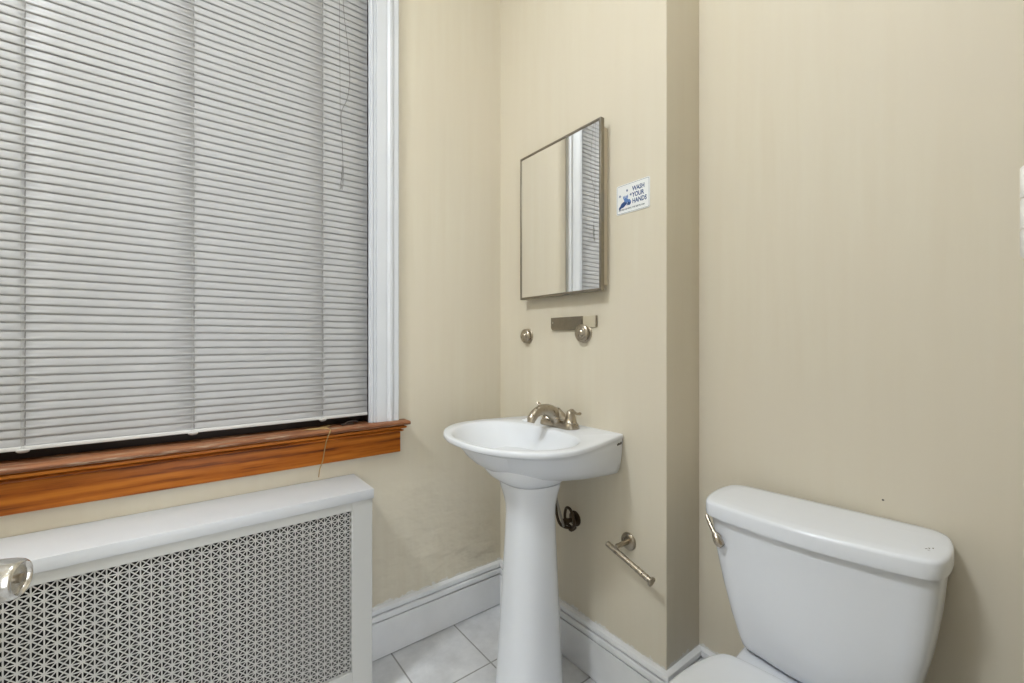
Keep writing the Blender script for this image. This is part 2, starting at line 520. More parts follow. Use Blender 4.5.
# ------------------------------------------------------------------ venetian blind
bl = thing('venetian_blind', 'closed grey white venetian blind hanging in the window above the wooden sill', 'blind', (0, 0.008, 0))
LAD = (-1.4440, -1.1095, -0.7530)
BX0, BX1 = -1.598, -0.5955
pitch, sw, ang = 0.0218, 0.0250, math.radians(83)
bm = nb()
ztop, zb = 2.555, 0.904
ns = int((ztop - zb) / pitch)
for k in range(ns):
    z0 = zb + 0.010 + k * pitch
    seg = 5
    rows = []
    XS = [BX0 + (BX1 - BX0) * i / 14 for i in range(15)]
    for lx in LAD: XS += [lx + 0.0050, lx + 0.0060]
    XS.sort(); NX = len(XS) - 1
    dz = 0.0007 * noise.noise(Vector((k * 3.7, 0, 0)))
    da = 0.05 * noise.noise(Vector((k * 1.9, 5, 0)))
    for i in range(NX + 1):
        x = XS[i] + 0.0015 * noise.noise(Vector((k * 2.3, 9, 0))) * (1 if i in (0, NX) else 0)
        row = []
        for j in range(seg + 1):
            t = (j / seg - 0.5) * sw
            crown = 0.0017 * (1 - (2 * j / seg - 1) ** 2)
            a = ang + da
            # t < 0: lower edge, tipped into the room
            y = t * math.cos(a) - crown * math.sin(a)
            z = t * math.sin(a) + crown * math.cos(a)
            wob = 0.0006 * noise.noise(Vector((x * 2.2, k * 0.6, 1)))
            row.append(bm.verts.new((x, y, z0 + z + dz + wob)))
        rows.append(row)
    for i in range(NX):
        slot = any(abs(XS[i] - lx - 0.0050) < 1e-6 for lx in LAD)
        for j in range(seg):
            if slot and j in (1, 2, 3): continue                # punched cord slot
            bm.faces.new((rows[i][j], rows[i + 1][j], rows[i + 1][j + 1], rows[i][j + 1]))
sl = obj('slats', bm, M_blind, bl, angle=80)
md = sl.modifiers.new('thick', 'SOLIDIFY'); md.thickness = 0.00035; md.offset = 0
bm = nb(); box(bm, BX0, BX1, -0.006, 0.018, 0.8935, 0.9035, 0.002)
rail = obj('bottom_rail', bm, M_rail, bl)
bm = nb(); box(bm, BX0, BX1, -0.010, 0.024, 2.560, 2.592, 0.002); obj('headrail', bm, M_rail, bl)
for lx in LAD:
    bm = nb()
    for yy in (-0.0075,):
        for dx in (-0.0, 0.005):
            P = [Vector((lx + dx + 0.0006 * math.sin(z * 40 + lx), yy - 0.0006, z)) for z in [0.898 + i * (2.57 - 0.898) / 150 for i in range(151)]]
            tube(bm, P, 0.0004 if dx else 0.0006, 6)
    for k in range(ns):                                   # rungs between the two tapes
        z0 = zb + 0.010 + k * pitch
        tube(bm, [(lx + 0.001, -0.0075, z0 - 0.010), (lx + 0.001, 0.004, z0 + 0.0085)], 0.0006, 5)
    obj('ladder_cord', bm, M_ladder, bl)
    bm = nb(); lathe(bm, (lx + 0.003, -0.0085, 0.8945), (0.02, -0.6, -0.8), [(0, 0.001), (0, 0.009), (0.002, 0.0095), (0.004, 0.008), (0.0055, 0.004), (0.0055, 0.0001)], 16, 1.25, 0.8)
    obj('cord_plug', bm, M_rail, rail)
# lift cord looping down the slats near the casing
bm = nb()
tube(bm, catmull([(-0.6835, -0.014, 2.56), (-0.6835, -0.0135, 2.34), (-0.668, -0.013, 2.20), (-0.6615, -0.013, 2.10), (-0.668, -0.013, 2.02), (-0.688, -0.013, 1.965), (-0.6905, -0.013, 1.93), (-0.688, -0.013, 1.88), (-0.685, -0.013, 1.80), (-0.684, -0.013, 1.765)], 8), 0.0011, 8)
tube(bm, catmull([(-0.695, -0.014, 2.56), (-0.696, -0.013, 2.3), (-0.6945, -0.013, 2.1), (-0.6935, -0.013, 1.95), (-0.688, -0.0135, 1.89)], 8), 0.0009, 8)
lc = obj('lift_cord', bm, M_grey_cord, bl)
bm = nb()
for i in range(7):
    a = i * 0.9
    tube(bm, catmull([(-0.684, -0.013, 1.768), (-0.686 + 0.004 * math.cos(a), -0.013 + 0.002 * math.sin(a), 1.745), (-0.687 + 0.005 * math.cos(a * 1.7), -0.013, 1.715), (-0.6925 + 0.005 * math.cos(a * 2.3), -0.013, 1.688)], 5), 0.0006, 6)
lathe(bm, (-0.684, -0.013, 1.775), (0, 0, -1), [(0, 0.001), (0.002, 0.0025), (0.009, 0.003), (0.013, 0.0015), (0.013, 0.0001)], 12)
obj('cord_tassel', bm, M_grey_cord, lc)
# knotted frayed cord lying over the stool, hanging end
cd = thing('frayed_cord', 'frayed tan cord end lying over the wooden sill and dangling above the radiator cover', 'cord', (0, 0, 0))
bm = nb()
tube(bm, catmull([(-0.800, -0.016, 0.8674), (-0.775, -0.022, 0.8674), (-0.755, -0.030, 0.8680), (-0.741, -0.045, 0.8672), (-0.742, -0.0625, 0.8665), (-0.745, -0.0642, 0.858), (-0.750, -0.0588, 0.842), (-0.752, -0.040, 0.812), (-0.752, -0.027, 0.79), (-0.757, -0.0265, 0.76), (-0.766, -0.027, 0.735), (-0.770, -0.028, 0.708)], 8), 0.0017, 8)
obj('cord_strand', bm, M_straw, cd)
bm = nb()
for (p, q) in (((-0.815, -0.014, 0.8672), (-0.742, -0.020, 0.8685)), ((-0.79, -0.02, 0.8672), (-0.73, -0.013, 0.8722)), ((-0.776, -0.012, 0.8695), (-0.74, -0.03, 0.8678))):
    tube(bm, catmull([p, ((p[0] + q[0]) / 2, (p[1] + q[1]) / 2, 0.8705), q], 5), 0.0013, 6)
obj('cord_knot', bm, M_straw, cd)
# small dark debris on the sill near the corner
db = thing('sash_latch', 'small dark latch piece on the wooden sill below the blind corner', 'latch', (-0.655, 0.004, 0.8655))
bm = nb()
box(bm, -0.034, 0.010, -0.006, 0.010, 0.0, 0.006, 0.002); 
obj('latch_base', bm, M_dark, db)
bm = nb(); tube(bm, catmull([(-0.02, 0, 0.006), (-0.005, -0.003, 0.011), (0.012, -0.002, 0.011), (0.026, 0.002, 0.006)], 5), 0.0035, 8)
obj('latch_arm', bm, M_dark, db)

# ------------------------------------------------------------------ radiator cover
rc = thing('radiator_cover', 'white perforated metal radiator cover standing under the window', 'radiator cover', (0, 0, 0))
RX0, RX1, RY = -1.60, -0.650, -0.196
GX1, GX0, GZ0, GZ1 = -0.7134, -0.7134 - 0.82, 0.133, 0.634
bm = nb(); box(bm, RX0 - 0.003, RX1 + 0.0035, -0.2015, -0.003, 0.6615, 0.6915, 0.0014, 2)
obj('top_panel', bm, M_lid, rc)
for nm, (x0, x1, z0, z1) in (('stile', (GX1, RX1, 0, 0.6612)), ('stile', (RX0, GX0, 0, 0.6612)), ('rail', (GX0 + .0004, GX1 - .0004, GZ1, 0.6612)), ('rail', (GX0 + .0004, GX1 - .0004, 0, GZ0))):
    bm = nb(); box(bm, x0, x1, RY, RY + 0.016, z0, z1, 0.0008, 1)
    obj(nm, bm, M_cover, rc)
for x0 in (RX0 + 0.0003, RX1 - 0.0163):
    bm = nb(); box(bm, x0, x0 + 0.016, RY + 0.0165, -0.026, 0.0, 0.661, 0.0006, 1)
    obj('side_panel', bm, M_cover, rc)
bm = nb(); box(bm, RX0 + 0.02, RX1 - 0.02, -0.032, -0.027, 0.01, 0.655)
obj('shade_liner', bm, M_inner_shade, rc, smooth=False)  # near-black panel paints in the shade seen through the grille holes
# perforated grille: square cells cut by both diagonals into four triangular holes
bm = nb()
c = 0.0200
nx, nz = 41, 25
hb, hd = 0.00145, 0.00135      # half widths: cell borders / diagonals
cache = {}
def V(x, z):
    k = (round(x * 1e5), round(z * 1e5))
    if k not in cache: cache[k] = bm.verts.new((x, RY + 0.004, z))
    return cache[k]
z_base = GZ0
cz = (GZ1 - GZ0) / nz
for i in range(nx):
    for j in range(nz):
        cx, cc = GX1 - (i + 0.5) * c, z_base + (j + 0.5) * cz
        for q in range(4):
            ca, sa = (1, 0, -1, 0)[q], (0, 1, 0, -1)[q]
            def W(u, v): return V(cx + (u * ca - v * sa) * c / 2, cc + (u * sa + v * ca) * cz / 2)
            # wedge: centre (0,0), corners (1,-1), (1,1); inset hole
            h2 = hb / (c / 2); d2 = hd / (c / 2) * math.sqrt(2)
            apex = W(0, 0); A = W(1, -1); B = W(1, 1)
            r1 = 1 - h2
            ha, hB, hC = W(d2, 0), W(r1, -(r1 - d2)), W(r1, r1 - d2)
            bm.faces.new((apex, A, hB, ha)); bm.faces.new((A, B, hC, hB)); bm.faces.new((B, apex, ha, hC))
g = obj('grille', bm, M_grille, rc, smooth=False)
md = g.modifiers.new('sheet', 'SOLIDIFY'); md.thickness = 0.0005; md.offset = 0
# cast iron radiator behind the grille
rd = thing('radiator', 'dark cast iron radiator hidden inside the white perforated cover', 'radiator', (0, 0, 0))
for i in range(12):
    x = -1.46 + i * 0.062
    bm = nb()
    tube(bm, catmull([(x, -0.15, 0.06), (x, -0.15, 0.3), (x, -0.15, 0.54), (x, -0.128, 0.575), (x, -0.10, 0.58), (x, -0.075, 0.575), (x, -0.055, 0.54), (x, -0.055, 0.3), (x, -0.055, 0.06), (x, -0.10, 0.04), (x, -0.15, 0.06)], 4), 0.016, 8)
    obj('section', bm, M_iron, rd)
bm = nb()
for z in (0.03,):
    for x in (-1.46, -0.778):
        for y in (-0.14, -0.065): box(bm, x - 0.015, x + 0.015, y - 0.012, y + 0.012, 0.0, 0.06, 0.003)
tube(bm, [(-1.47, -0.10, 0.08), (-0.77, -0.10, 0.08)], 0.014, 10)
obj('foot', bm, M_iron, rd)

# ------------------------------------------------------------------ pedestal sink
YC = -0.447
sk = thing('pedestal_sink', 'white porcelain pedestal sink standing in the corner under the mirror', 'sink', (0, YC, 0))
# local: x = -distance from wall, y = offset
def P3(o, z): return [Vector((-s, t, z)) for s, t in o]
CEN = (0.235, 0.0)
rim_h = [(0.0, 0.226), (0.05, 0.240), (0.12, 0.258), (0.20, 0.275), (0.27, 0.281), (0.335, 0.268), (0.395, 0.228), (0.44, 0.168), (0.47, 0.095), (0.48, 0.03), (0.481, 0.0)]
rimo = sample_half(rim_h, 8)
ac = [math.atan2(t - CEN[1], s - CEN[0]) for s, t in (rimo[0], rimo[-1])]
NA = 120
a0 = ac[0]; a1 = ac[1] % (2 * PI)
# front arc from -a0.. through 0 .. to a0, back arc between corners
front = [-a0 + (2 * a0) * i / 92 for i in range(93)]
back = [a0 + (2 * PI - 2 * a0) * i / 28 for i in range(1, 28)]
ANG = front + back
def ring(half, z, sub=8):
    return P3(by_angle(sample_half(half, sub), CEN, ANG), z)
def scaled(half, k, back_lock=True, grow=0.0):
    return [(max(0.0, CEN[0] + (s - CEN[0]) * k) if not (back_lock and s < 0.03) else s, t * k) for s, t in half]
def lerp_half(A, B, f): return [(a[0] * (1 - f) + b[0] * f, a[1] * (1 - f) + b[1] * f) for a, b in zip(A, B)]
low_h = [(0.0, 0.214), (0.05, 0.208), (0.11, 0.192), (0.17, 0.165), (0.215, 0.138), (0.25, 0.112), (0.28, 0.088), (0.300, 0.062), (0.312, 0.036), (0.316, 0.012), (0.316, 0.0)]
mid_h = [(0.0, 0.220), (0.05, 0.228), (0.12, 0.237), (0.19, 0.234), (0.245, 0.214), (0.292, 0.178), (0.330, 0.134), (0.357, 0.090), (0.371, 0.048), (0.376, 0.016), (0.376, 0.0)]
up_h = [(0.0, 0.2235), (0.05, 0.2365), (0.12, 0.2525), (0.20, 0.262), (0.265, 0.254), (0.322, 0.226), (0.368, 0.181), (0.402, 0.128), (0.423, 0.072), (0.431, 0.024), (0.432, 0.0)]
bm = nb()
rings = [ring([(max(s, 0.0), t * 0.93) if s < 0.03 else (CEN[0] + (s - CEN[0]) * 0.93, t * 0.93) for s, t in low_h], 0.7235),
         ring(low_h, 0.7275), ring(lerp_half(low_h, mid_h, 0.55), 0.745), ring(mid_h, 0.770),
         ring(lerp_half(mid_h, up_h, 0.6), 0.797), ring(up_h, 0.824), ring(lerp_half(up_h, rim_h, 0.35), 0.834),
         ring(scaled(rim_h, 0.988), 0.8445), ring(rim_h, 0.8480), ring(rim_h, 0.8545), ring(scaled(rim_h, 0.996), 0.8588), ring(scaled(rim_h, 0.987), 0.8605)]
for r_, k_ in ((rings[0], 1.0), (rings[1], 1.0), (rings[2], 0.6), (rings[3], 0.2)):
    for p_ in r_: p_.z += 0.007 * k_ * max(0.0, 1 + p_.x / 0.22)
# deck then the basin
bas_h = [(0.128, 0.0), (0.130, 0.05), (0.137, 0.105), (0.155, 0.165), (0.19, 0.214), (0.245, 0.238), (0.305, 0.234), (0.365, 0.203), (0.418, 0.149), (0.451, 0.078), (0.459, 0.0)]
circ = [(-math.cos(PI * k / 10), math.sin(PI * k / 10)) for k in range(11)]
def bring(k, z, f=0.0, c=(0.285, 0.0)):
    h = [(c[0] + (s - c[0]) * k, t * k) for s, t in bas_h]
    o = by_angle(sample_half(h, 8), c, ANG)
    q = [(c[0] + 0.19 * k * math.cos(a), 0.20 * k * math.sin(a)) for a in ANG]
    return P3([(u[0] * (1 - f) + v[0] * f, u[1] * (1 - f) + v[1] * f) for u, v in zip(o, q)], z)
rings += [bring(1.03, 0.8598), bring(1.01, 0.8588), bring(0.99, 0.8565), bring(0.965, 0.851), bring(0.93, 0.840, .05), bring(0.86, 0.820, .15), bring(0.76, 0.797, .35), bring(0.62, 0.775, .6), bring(0.44, 0.756, .85), bring(0.22, 0.744, 1)]
loft(bm, rings)
obj('basin', bm, M_porc, sk, angle=55)
bm = nb(); lathe(bm, (-0.285, 0, 0.7435), (0, 0, 1), [(0, 0.001), (0, 0.022), (0.002, 0.023), (0.004, 0.020), (0.003, 0.012), (0.003, 0.0001)], 24)
obj('drain', bm, M_nickel, sk)
# overflow mark and small maker sticker on the side of the apron
bm = nb()
# pedestal column: open at the back in reality, here a tapering shell
def ped_ring(cx, a, b, z, n=48, flat=0.6):
    out = []
    for i in range(n):
        t = 2 * PI * i / n
        u, v = math.cos(t), math.sin(t)
        e = 0.82
        x = -cx - a * (abs(u) ** e) * (1 if u > 0 else -1) * (flat if u < 0 else 1)
        y = b * (abs(v) ** e) * (1 if v > 0 else -1)
        out.append(Vector((x, y, z)))
    return out
PX = 0.215
DY = -0.032
prs = [(PX, .130, .109, 0.0), (PX, .131, .1095, 0.02), (PX, .127, .106, 0.05), (PX, .118, .100, 0.15), (PX, .109, .092, 0.30), (PX, .100, .084, 0.45), (PX, .094, .079, 0.55), (PX, .092, .077, 0.60),
       (PX, .093, .0785, 0.635), (PX, .098, .084, 0.660), (PX, .105, .091, 0.683), (PX, .1095, .0965, 0.700), (PX, .1095, .0965, 0.7095)]
loft(bm, [[p + Vector((0, DY, 0)) for p in ped_ring(*q)] for q in prs])
obj('pedestal', bm, M_porc, sk, angle=60)
# rounded underside of the bowl where it sits on the pedestal
bm = nb()
crs = [(PX, .103, .090, 0.7085), (PX, .1095, .0965, 0.7105), (PX, .122, .108, 0.7190), (PX, .139, .124, 0.732), (PX, .150, .136, 0.748), (PX, .154, .140, 0.765), (PX, .150, .136, 0.785)]
loft(bm, [[p + Vector((0, DY * (1 - k / 9), 0)) for p in ped_ring(*q, flat=0.75)] for k, q in enumerate(crs)])
obj('bowl_underside', bm, M_porc, sk, angle=60)
def text_mesh(bm, body, size, M, align='LEFT', extr=0.0):
    cu = bpy.data.curves.new('lettering', 'FONT')
    cu.body = body; cu.size = size; cu.align_x = align; cu.extrude = extr; cu.resolution_u = 3
    if hasattr(cu, 'offset'): cu.offset = size * 0.032
    ob = bpy.data.objects.new('lettering', cu)
    COL.objects.link(ob)
    bpy.context.view_layer.update()
    dg = bpy.context.evaluated_depsgraph_get()
    me = bpy.data.meshes.new_from_object(ob.evaluated_get(dg))
    me.transform(M)
    bm.from_mesh(me)
    bpy.data.meshes.remove(me)
    bpy.data.objects.remove(ob)
    bpy.data.curves.remove(cu)

# maker's mark on the side apron (too small to read in the photo: a few grey strokes)
bm = nb()
for i, (w, hh) in enumerate(((0.004, 0.007), (0.003, 0.005), (0.003, 0.005), (0.004, 0.006), (0.002, 0.007), (0.003, 0.005))):
    s0 = 0.014 + i * 0.0052
    t0 = 0.226 + (s0) * 0.28 * 0.93
    box(bm, -s0 - w, -s0, -t0 - 0.0009 - 0.0006, -t0 + 0.002, 0.831, 0.831 + hh)
obj('maker_mark', bm, M_smudge, sk, smooth=False)

# faucet
fc = thing('faucet', 'brushed nickel two handle faucet on the deck of the pedestal sink', 'faucet', (-0.072, -0.450, 0.8608))
def rrect(hx, hy, r, z, n=6):
    out = []
    for (sx, sy, a0) in ((1, 1, 0), (-1, 1, 90), (-1, -1, 180), (1, -1, 270)):
        for k in range(n + 1):
            a = math.radians(a0 + 90 * k / n)
            out.append(Vector((sx * (hx - r) + r * math.cos(a), sy * (hy - r) + r * math.sin(a), z)))
    return out
fc.scale = (1.07, 1.04, 1.08)
bm = nb()
loft(bm, [rrect(.027, .080, .024, 0), rrect(.0275, .0805, .0245, .003), rrect(.0265, .0795, .0235, .012), rrect(.0245, .0775, .0215, .016), rrect(.015, .068, .012, .0175)])
obj('base_plate', bm, M_nickel, fc)
bm = nb()     # spout: rises from the middle and arcs over the basin
sp = catmull([(0.002, 0, 0.008), (-0.010, 0, 0.028), (-0.028, 0, 0.045), (-0.054, 0, 0.058), (-0.082, 0, 0.0595), (-0.104, 0, 0.051), (-0.118, 0, 0.038), (-0.121, 0, 0.031)], 6)
n = len(sp)
rad = [0.0265 - 0.0130 * min(1, (i / n) * 1.6) + 0.002 * math.sin(PI * i / n) for i in range(n)]
tube(bm, sp, 0.015, 20, radii=rad)
spo = obj('spout', bm, M_nickel, fc)
bm = nb(); lathe(bm, (-0.1205, 0, 0.0325), (-0.25, 0, -1), [(0, 0.001), (0, 0.0125), (0.007, 0.0125), (0.008, 0.011), (0.008, 0.0001)], 20); obj('aerator', bm, M_nickel, spo)
bm = nb()     # shoulders running from the spout down to the two valves
for s in (-1, 1):
    tube(bm, catmull([(-0.012, 0, 0.046), (-0.008, s * 0.015, 0.038), (-0.002, s * 0.032, 0.023), (0.0, s * 0.052, 0.016)], 6), 0.012, 14, radii=[0.018 - 0.008 * i / 18 for i in range(19)])
obj('shoulder', bm, M_nickel, fc)
for s in (-1, 1):
    bm = nb()
    lathe(bm, (0, s * 0.0535, 0.0165), (0, 0, 1), [(0, .001), (0, .0225), (.004, .0225), (.006, .0205), (.016, .0180), (.028, .0150), (.036, .0125), (.041, .009), (.043, .004), (.043, .0001)], 24)
    hd_ = obj('handle_body', bm, M_nickel, fc)
    bm = nb()
    L = catmull([(0, s * 0.0475, 0.050), (0, s * 0.058, 0.0575), (-0.002, s * 0.070, 0.0560), (-0.004, s * 0.082, 0.0525 + 0.004 * (s > 0)), (-0.006, s * 0.094, 0.0520 + 0.009 * (s > 0)), (-0.007, s * 0.102, 0.0535 + 0.013 * (s > 0))], 5)
    rr = [0.0085 - 0.004 * min(1, i / 12) + (0.0016 if i > 18 else 0) for i in range(len(L))]
    tube(bm, L, 0.005, 12, radii=rr, sx=1.35, sy=0.8)
    obj('lever', bm, M_nickel, hd_)

# small loose stopper on the deck
st = thing('sink_stopper', 'small white round stopper lying on the sink deck beside the faucet', 'stopper', (-0.098, -0.300, 0.8606))
bm = nb(); lathe(bm, (0, 0, 0), (0, 0, 1), [(0, .001), (0, .0165), (.002, .0178), (.0045, .017), (.006, .013), (.0065, .0001)], 28); obj('stopper_disc', bm, M_seat, st)
bm = nb(); lathe(bm, (0, 0, .0055), (0, 0, 1), [(0, .001), (0, .005), (.003, .0042), (.0035, .0001)], 16); obj('stopper_knob', bm, M_seat, st)

# plumbing behind the pedestal
pv = thing('supply_valve', 'tarnished shutoff valve with looped hose on the wall behind the sink pedestal', 'valve', (0, -0.488, 0.498))
bm = nb(); lathe(bm, (0, 0.03, 0.02), (-1, 0, 0), [(0, .001), (0, .028), (.003, .027), (.008, .016), (.010, .009), (.040, .009), (.042, .013), (.058, .013), (.060, .007), (.060, .0001)], 24); obj('valve_body', bm, M_pipe, pv)
bm = nb(); lathe(bm, (-0.048, 0.03, 0.02), (0, -1, -0.35), [(0, .001), (0, .006), (.03, .006), (.031, .016), (.036, .018), (.041, .016), (.042, .0001)], 18, 1.0, 0.55); obj('valve_handle', bm, M_pipe, pv)
bm = nb()
tube(bm, catmull([(-0.05, 0.030, 0.02), (-0.052, 0.029, 0.05), (-0.055, 0.018, 0.075), (-0.060, -0.004, 0.078), (-0.062, -0.020, 0.060), (-0.058, -0.022, 0.030), (-0.054, 0.0, 0.010), (-0.064, 0.04, 0.012), (-0.07, 0.055, 0.06), (-0.07, 0.058, 0.14), (-0.07, 0.04, 0.215)], 8), 0.0052, 10)
obj('supply_hose', bm, M_pipe, pv)
bm = nb()
tube(bm, catmull([(-0.075, 0.012, 0.015), (-0.08, 0.020, 0.05), (-0.085, 0.035, 0.10), (-0.085, 0.045, 0.16), (-0.085, 0.045, 0.215)], 8), 0.0042, 10)
obj('braided_hose', bm, M_hose, pv)
# ------------------------------------------------------------------ medicine cabinet
mc = thing('medicine_cabinet', 'wall mounted medicine cabinet with metal framed mirror door above the sink', 'medicine cabinet', (0, 0, 0))
DXF = -0.047
bm = nb()
y0, y1, z0, z1 = -0.609, -0.215, 1.349, 1.874
box(bm, -0.024, -0.0005, y0, y1, z0, z1, 0.001, 1)
obj('cabinet_body', bm, Mat('cabinet_body_paint', srgb(198, 187, 164), 0.5).mottle(0.015, 12).m, mc)
# door pivots at the corner side; very slightly ajar
DW, DZ0, DZ1 = 0.425, 1.3275, 1.8955
th = math.radians(0.35)
pivot = Vector((-0.029, -0.196, 0))
dm = bpy.data.objects.new('mirror_door', None)
def door_bm(parts):
    bm = nb()
    for a in parts: box(bm, *a)
    bmesh.ops.transform(bm, matrix=Matrix.Translation(pivot) @ Matrix.Rotation(-th, 4, 'Z'), verts=bm.verts[:])
    return bm
fw = 0.0085
F0 = -0.0165
fr = obj('door_frame', door_bm([(F0, 0.001, -fw, 0, DZ0, DZ1, 0.001, 1), (F0, 0.001, -DW, -DW + fw, DZ0, DZ1, 0.001, 1), (F0, 0.001, -DW + fw, -fw, DZ0, DZ0 + fw, 0.001, 1), (F0, 0.001, -DW + fw, -fw, DZ1 - fw, DZ1, 0.001, 1), (F0 + 0.008, 0.001, -DW + fw, -fw, DZ0 + fw, DZ1 - fw)]), M_frame, mc)
obj('mirror_glass', door_bm([(F0 + 0.0025, F0 + 0.0078, -DW + fw - 0.0005, -fw + 0.0005, DZ0 + fw - 0.0005, DZ1 - fw + 0.0005)]), M_mirror, fr, smooth=False)
bpy.data.objects.remove(dm)

# ------------------------------------------------------------------ hardware under the mirror
def rosette(y, z, r, label):
    t = thing('towel_bar_post', label, 'towel bar post', (0, y, z), group=None)
    bm = nb(); lathe(bm, (0, 0, 0), (-1, 0, 0), [(0, .001), (0, r), (.003, r), (.005, r * .93), (.006, r * .80), (.0065, r * .74), (.0085, r * .72), (.0095, .5 * r)], 36); obj('wall_flange', bm, M_nickel, t)
    bm = nb(); lathe(bm, (-.004, 0, 0), (-1, 0, 0), [(0, .001), (0, r * .55), (.006, r * .62), (.010, r * .86), (.015, r * .90), (.018, r * .80), (.0195, r * .68), (.0195, r * .60), (.0225, r * .52), (.0225, r * .40), (.026, r * .28), (.027, r * .1), (.027, .0001)], 36); obj('round_cap', bm, M_nickel, t)
    return t
rosette(-0.1935, 1.1825, 0.031, 'round brushed nickel towel bar post nearer the room corner, below the mirror')
rosette(-0.5055, 1.1900, 0.0345, 'round brushed nickel towel bar post in front of the flat metal plate')
bp = thing('bracket_plate', 'flat metal bracket plate on the wall just below the mirror cabinet', 'bracket', (0, 0, 0))
bm = nb()
def plate_ring(x):
    r = 0.012
    yl, yr, zb_, zt = -0.340, -0.500, 1.202, 1.250
    pts = [(yr, zb_), (yr, zt), (yl, zt)] + [(yl - r + r * math.cos(a), zb_ + r - r * math.sin(a)) for a in [i * PI / 2 / 6 for i in range(7)]]
    return [Vector((x, y, z)) for y, z in pts]
loft(bm, [plate_ring(-0.0005), plate_ring(-0.009), [Vector((-0.011, p.y * 0.98 - 0.0084, 1.226 + (p.z - 1.226) * 0.93)) for p in plate_ring(0)]])
obj('steel_face', bm, M_plate, bp)
bm = nb(); box(bm, -0.006, -0.0005, -0.562, -0.5005, 1.209, 1.2495, 0.001, 1); obj('reflection_tab', bm, Mat('reflected_beige_tint', srgb(196, 186, 162), 0.5).mottle(0.02, 20).m, bp)  # beige colour stands in for the room reflected in the steel
bm = nb(); box(bm, -0.009, -0.0005, -0.5655, -0.5622, 1.210, 1.2495, 0.0006, 1); obj('end_lip', bm, M_plate, bp)
bm = nb(); lathe(bm, (-0.0105, -0.3525, 1.231), (-1, 0, 0), [(0, .001), (0, .004), (.0012, .0036), (.002, .0001)], 14); obj('screw', bm, M_bright, bp)

# toilet paper holder: loose bar drooping from its post
tp = thing('toilet_paper_holder', 'brushed nickel toilet paper holder with empty drooping bar on the beige wall', 'toilet paper holder', (0, -0.6945, 0.5216))
bm = nb(); lathe(bm, (0, 0, 0), (-1, 0, 0), [(0, .001), (0, .0275), (.004, .0275), (.007, .025), (.0085, .020), (.0085, .0085), (.052, .0075), (.058, .0085), (.064, .006), (.064, .0001)], 36)
obj('mounting_post', bm, M_nickel, tp)
a = Vector((-0.061, 0.0375, -0.003)); b = Vector((-0.061, -0.1235, -0.0535)); dv = b - a; L = dv.length
bm = nb(); lathe(bm, a, dv, [(0, .001), (0, .0072), (.002, .0092), (.006, .0092), (.0065, .0086), (L - .052, .0086), (L - .051, .0098), (L - .046, .0098), (L - .045, .0086), (L - .036, .0086), (L - .035, .0098), (L - .030, .0098), (L - .029, .0086), (L - .02, .0086), (L - .019, .0098), (L - .014, .0098), (L - .013, .0086), (L, .0086)], 24)
br = obj('bar', bm, M_nickel, tp)
bm = nb(); lathe(bm, b - dv.normalized() * 0.002, dv, [(0, .001), (0, .0105), (.002, .0140), (.006, .0145), (.008, .0128), (.0085, .0001)], 28); obj('end_cap', bm, M_nickel, br)

# ------------------------------------------------------------------ wash your hands sign
sg = thing('hand_washing_sign', 'small white sign with blue letters on the wall near the mirror cabinet', 'sign', (0, -0.7105, 1.6190))
SWD, SHT = 0.1265, 0.0945
bm = nb()
def sring(x, w, h_, r):
    o = []
    for (sy, sz, a0) in ((1, 1, 0), (-1, 1, 90), (-1, -1, 180), (1, -1, 270)):
        for k in range(5):
            aa = math.radians(a0 + 90 * k / 4)
            o.append(Vector((x, sy * (w - r) + r * math.cos(aa), sz * (h_ - r) + r * math.sin(aa))))
    return o
loft(bm, [sring(-0.0003, SWD / 2, SHT / 2, .006), sring(-0.0016, SWD / 2, SHT / 2, .006)])
obj('sign_panel', bm, M_sign, sg, smooth=False)
bm = nb()                                   # thin printed border line
o1, o2 = sring(-0.0018, SWD / 2 - .0022, SHT / 2 - .0022, .005), sring(-0.0018, SWD / 2 - .0032, SHT / 2 - .0032, .0042)
v1 = [bm.verts.new(p) for p in o1]; v2 = [bm.verts.new(p) for p in o2]
for i in range(len(v1)):
    j = (i + 1) % len(v1); bm.faces.new((v1[i], v1[j], v2[j], v2[i]))
obj('border_line', bm, M_ink, sg, smooth=False)
MT = lambda y, z, sh=0.0: Matrix(((0, 0, -1, -0.0019), (-1, -sh, 0, y), (0, 1, 0, z), (0, 0, 0, 1)))
bm = nb()
for i, wd in enumerate(('WASH', 'YOUR', 'HANDS')):
    text_mesh(bm, wd, 0.0158, MT(0.0010, 0.0185 - i * 0.0195, 0.0) @ Matrix.Diagonal((1, 1.28, 1, 1)))
obj('lettering', bm, M_blue, sg, smooth=False)
bm = nb(); text_mesh(bm, 'BEFORE LEAVING THE RESTROOM', 0.0064, MT(0.0535, -0.0355)); obj('small_lettering', bm, M_ink, sg, smooth=False)
# emblem: two hands washing, with germs
bm = nb()
def blob(bm, cy, cz, ry, rz, rot=0, x=-0.0019, n=20, wav=0, k=0):
    vs = []
    for i in range(n):
        t = 2 * PI * i / n
        r = 1 + wav * math.cos(k * t)
        u, v = ry * r * math.cos(t), rz * r * math.sin(t)
        vs.append(bm.verts.new((x, cy + u * math.cos(rot) - v * math.sin(rot), cz + u * math.sin(rot) + v * math.cos(rot))))
    bm.faces.new(vs)
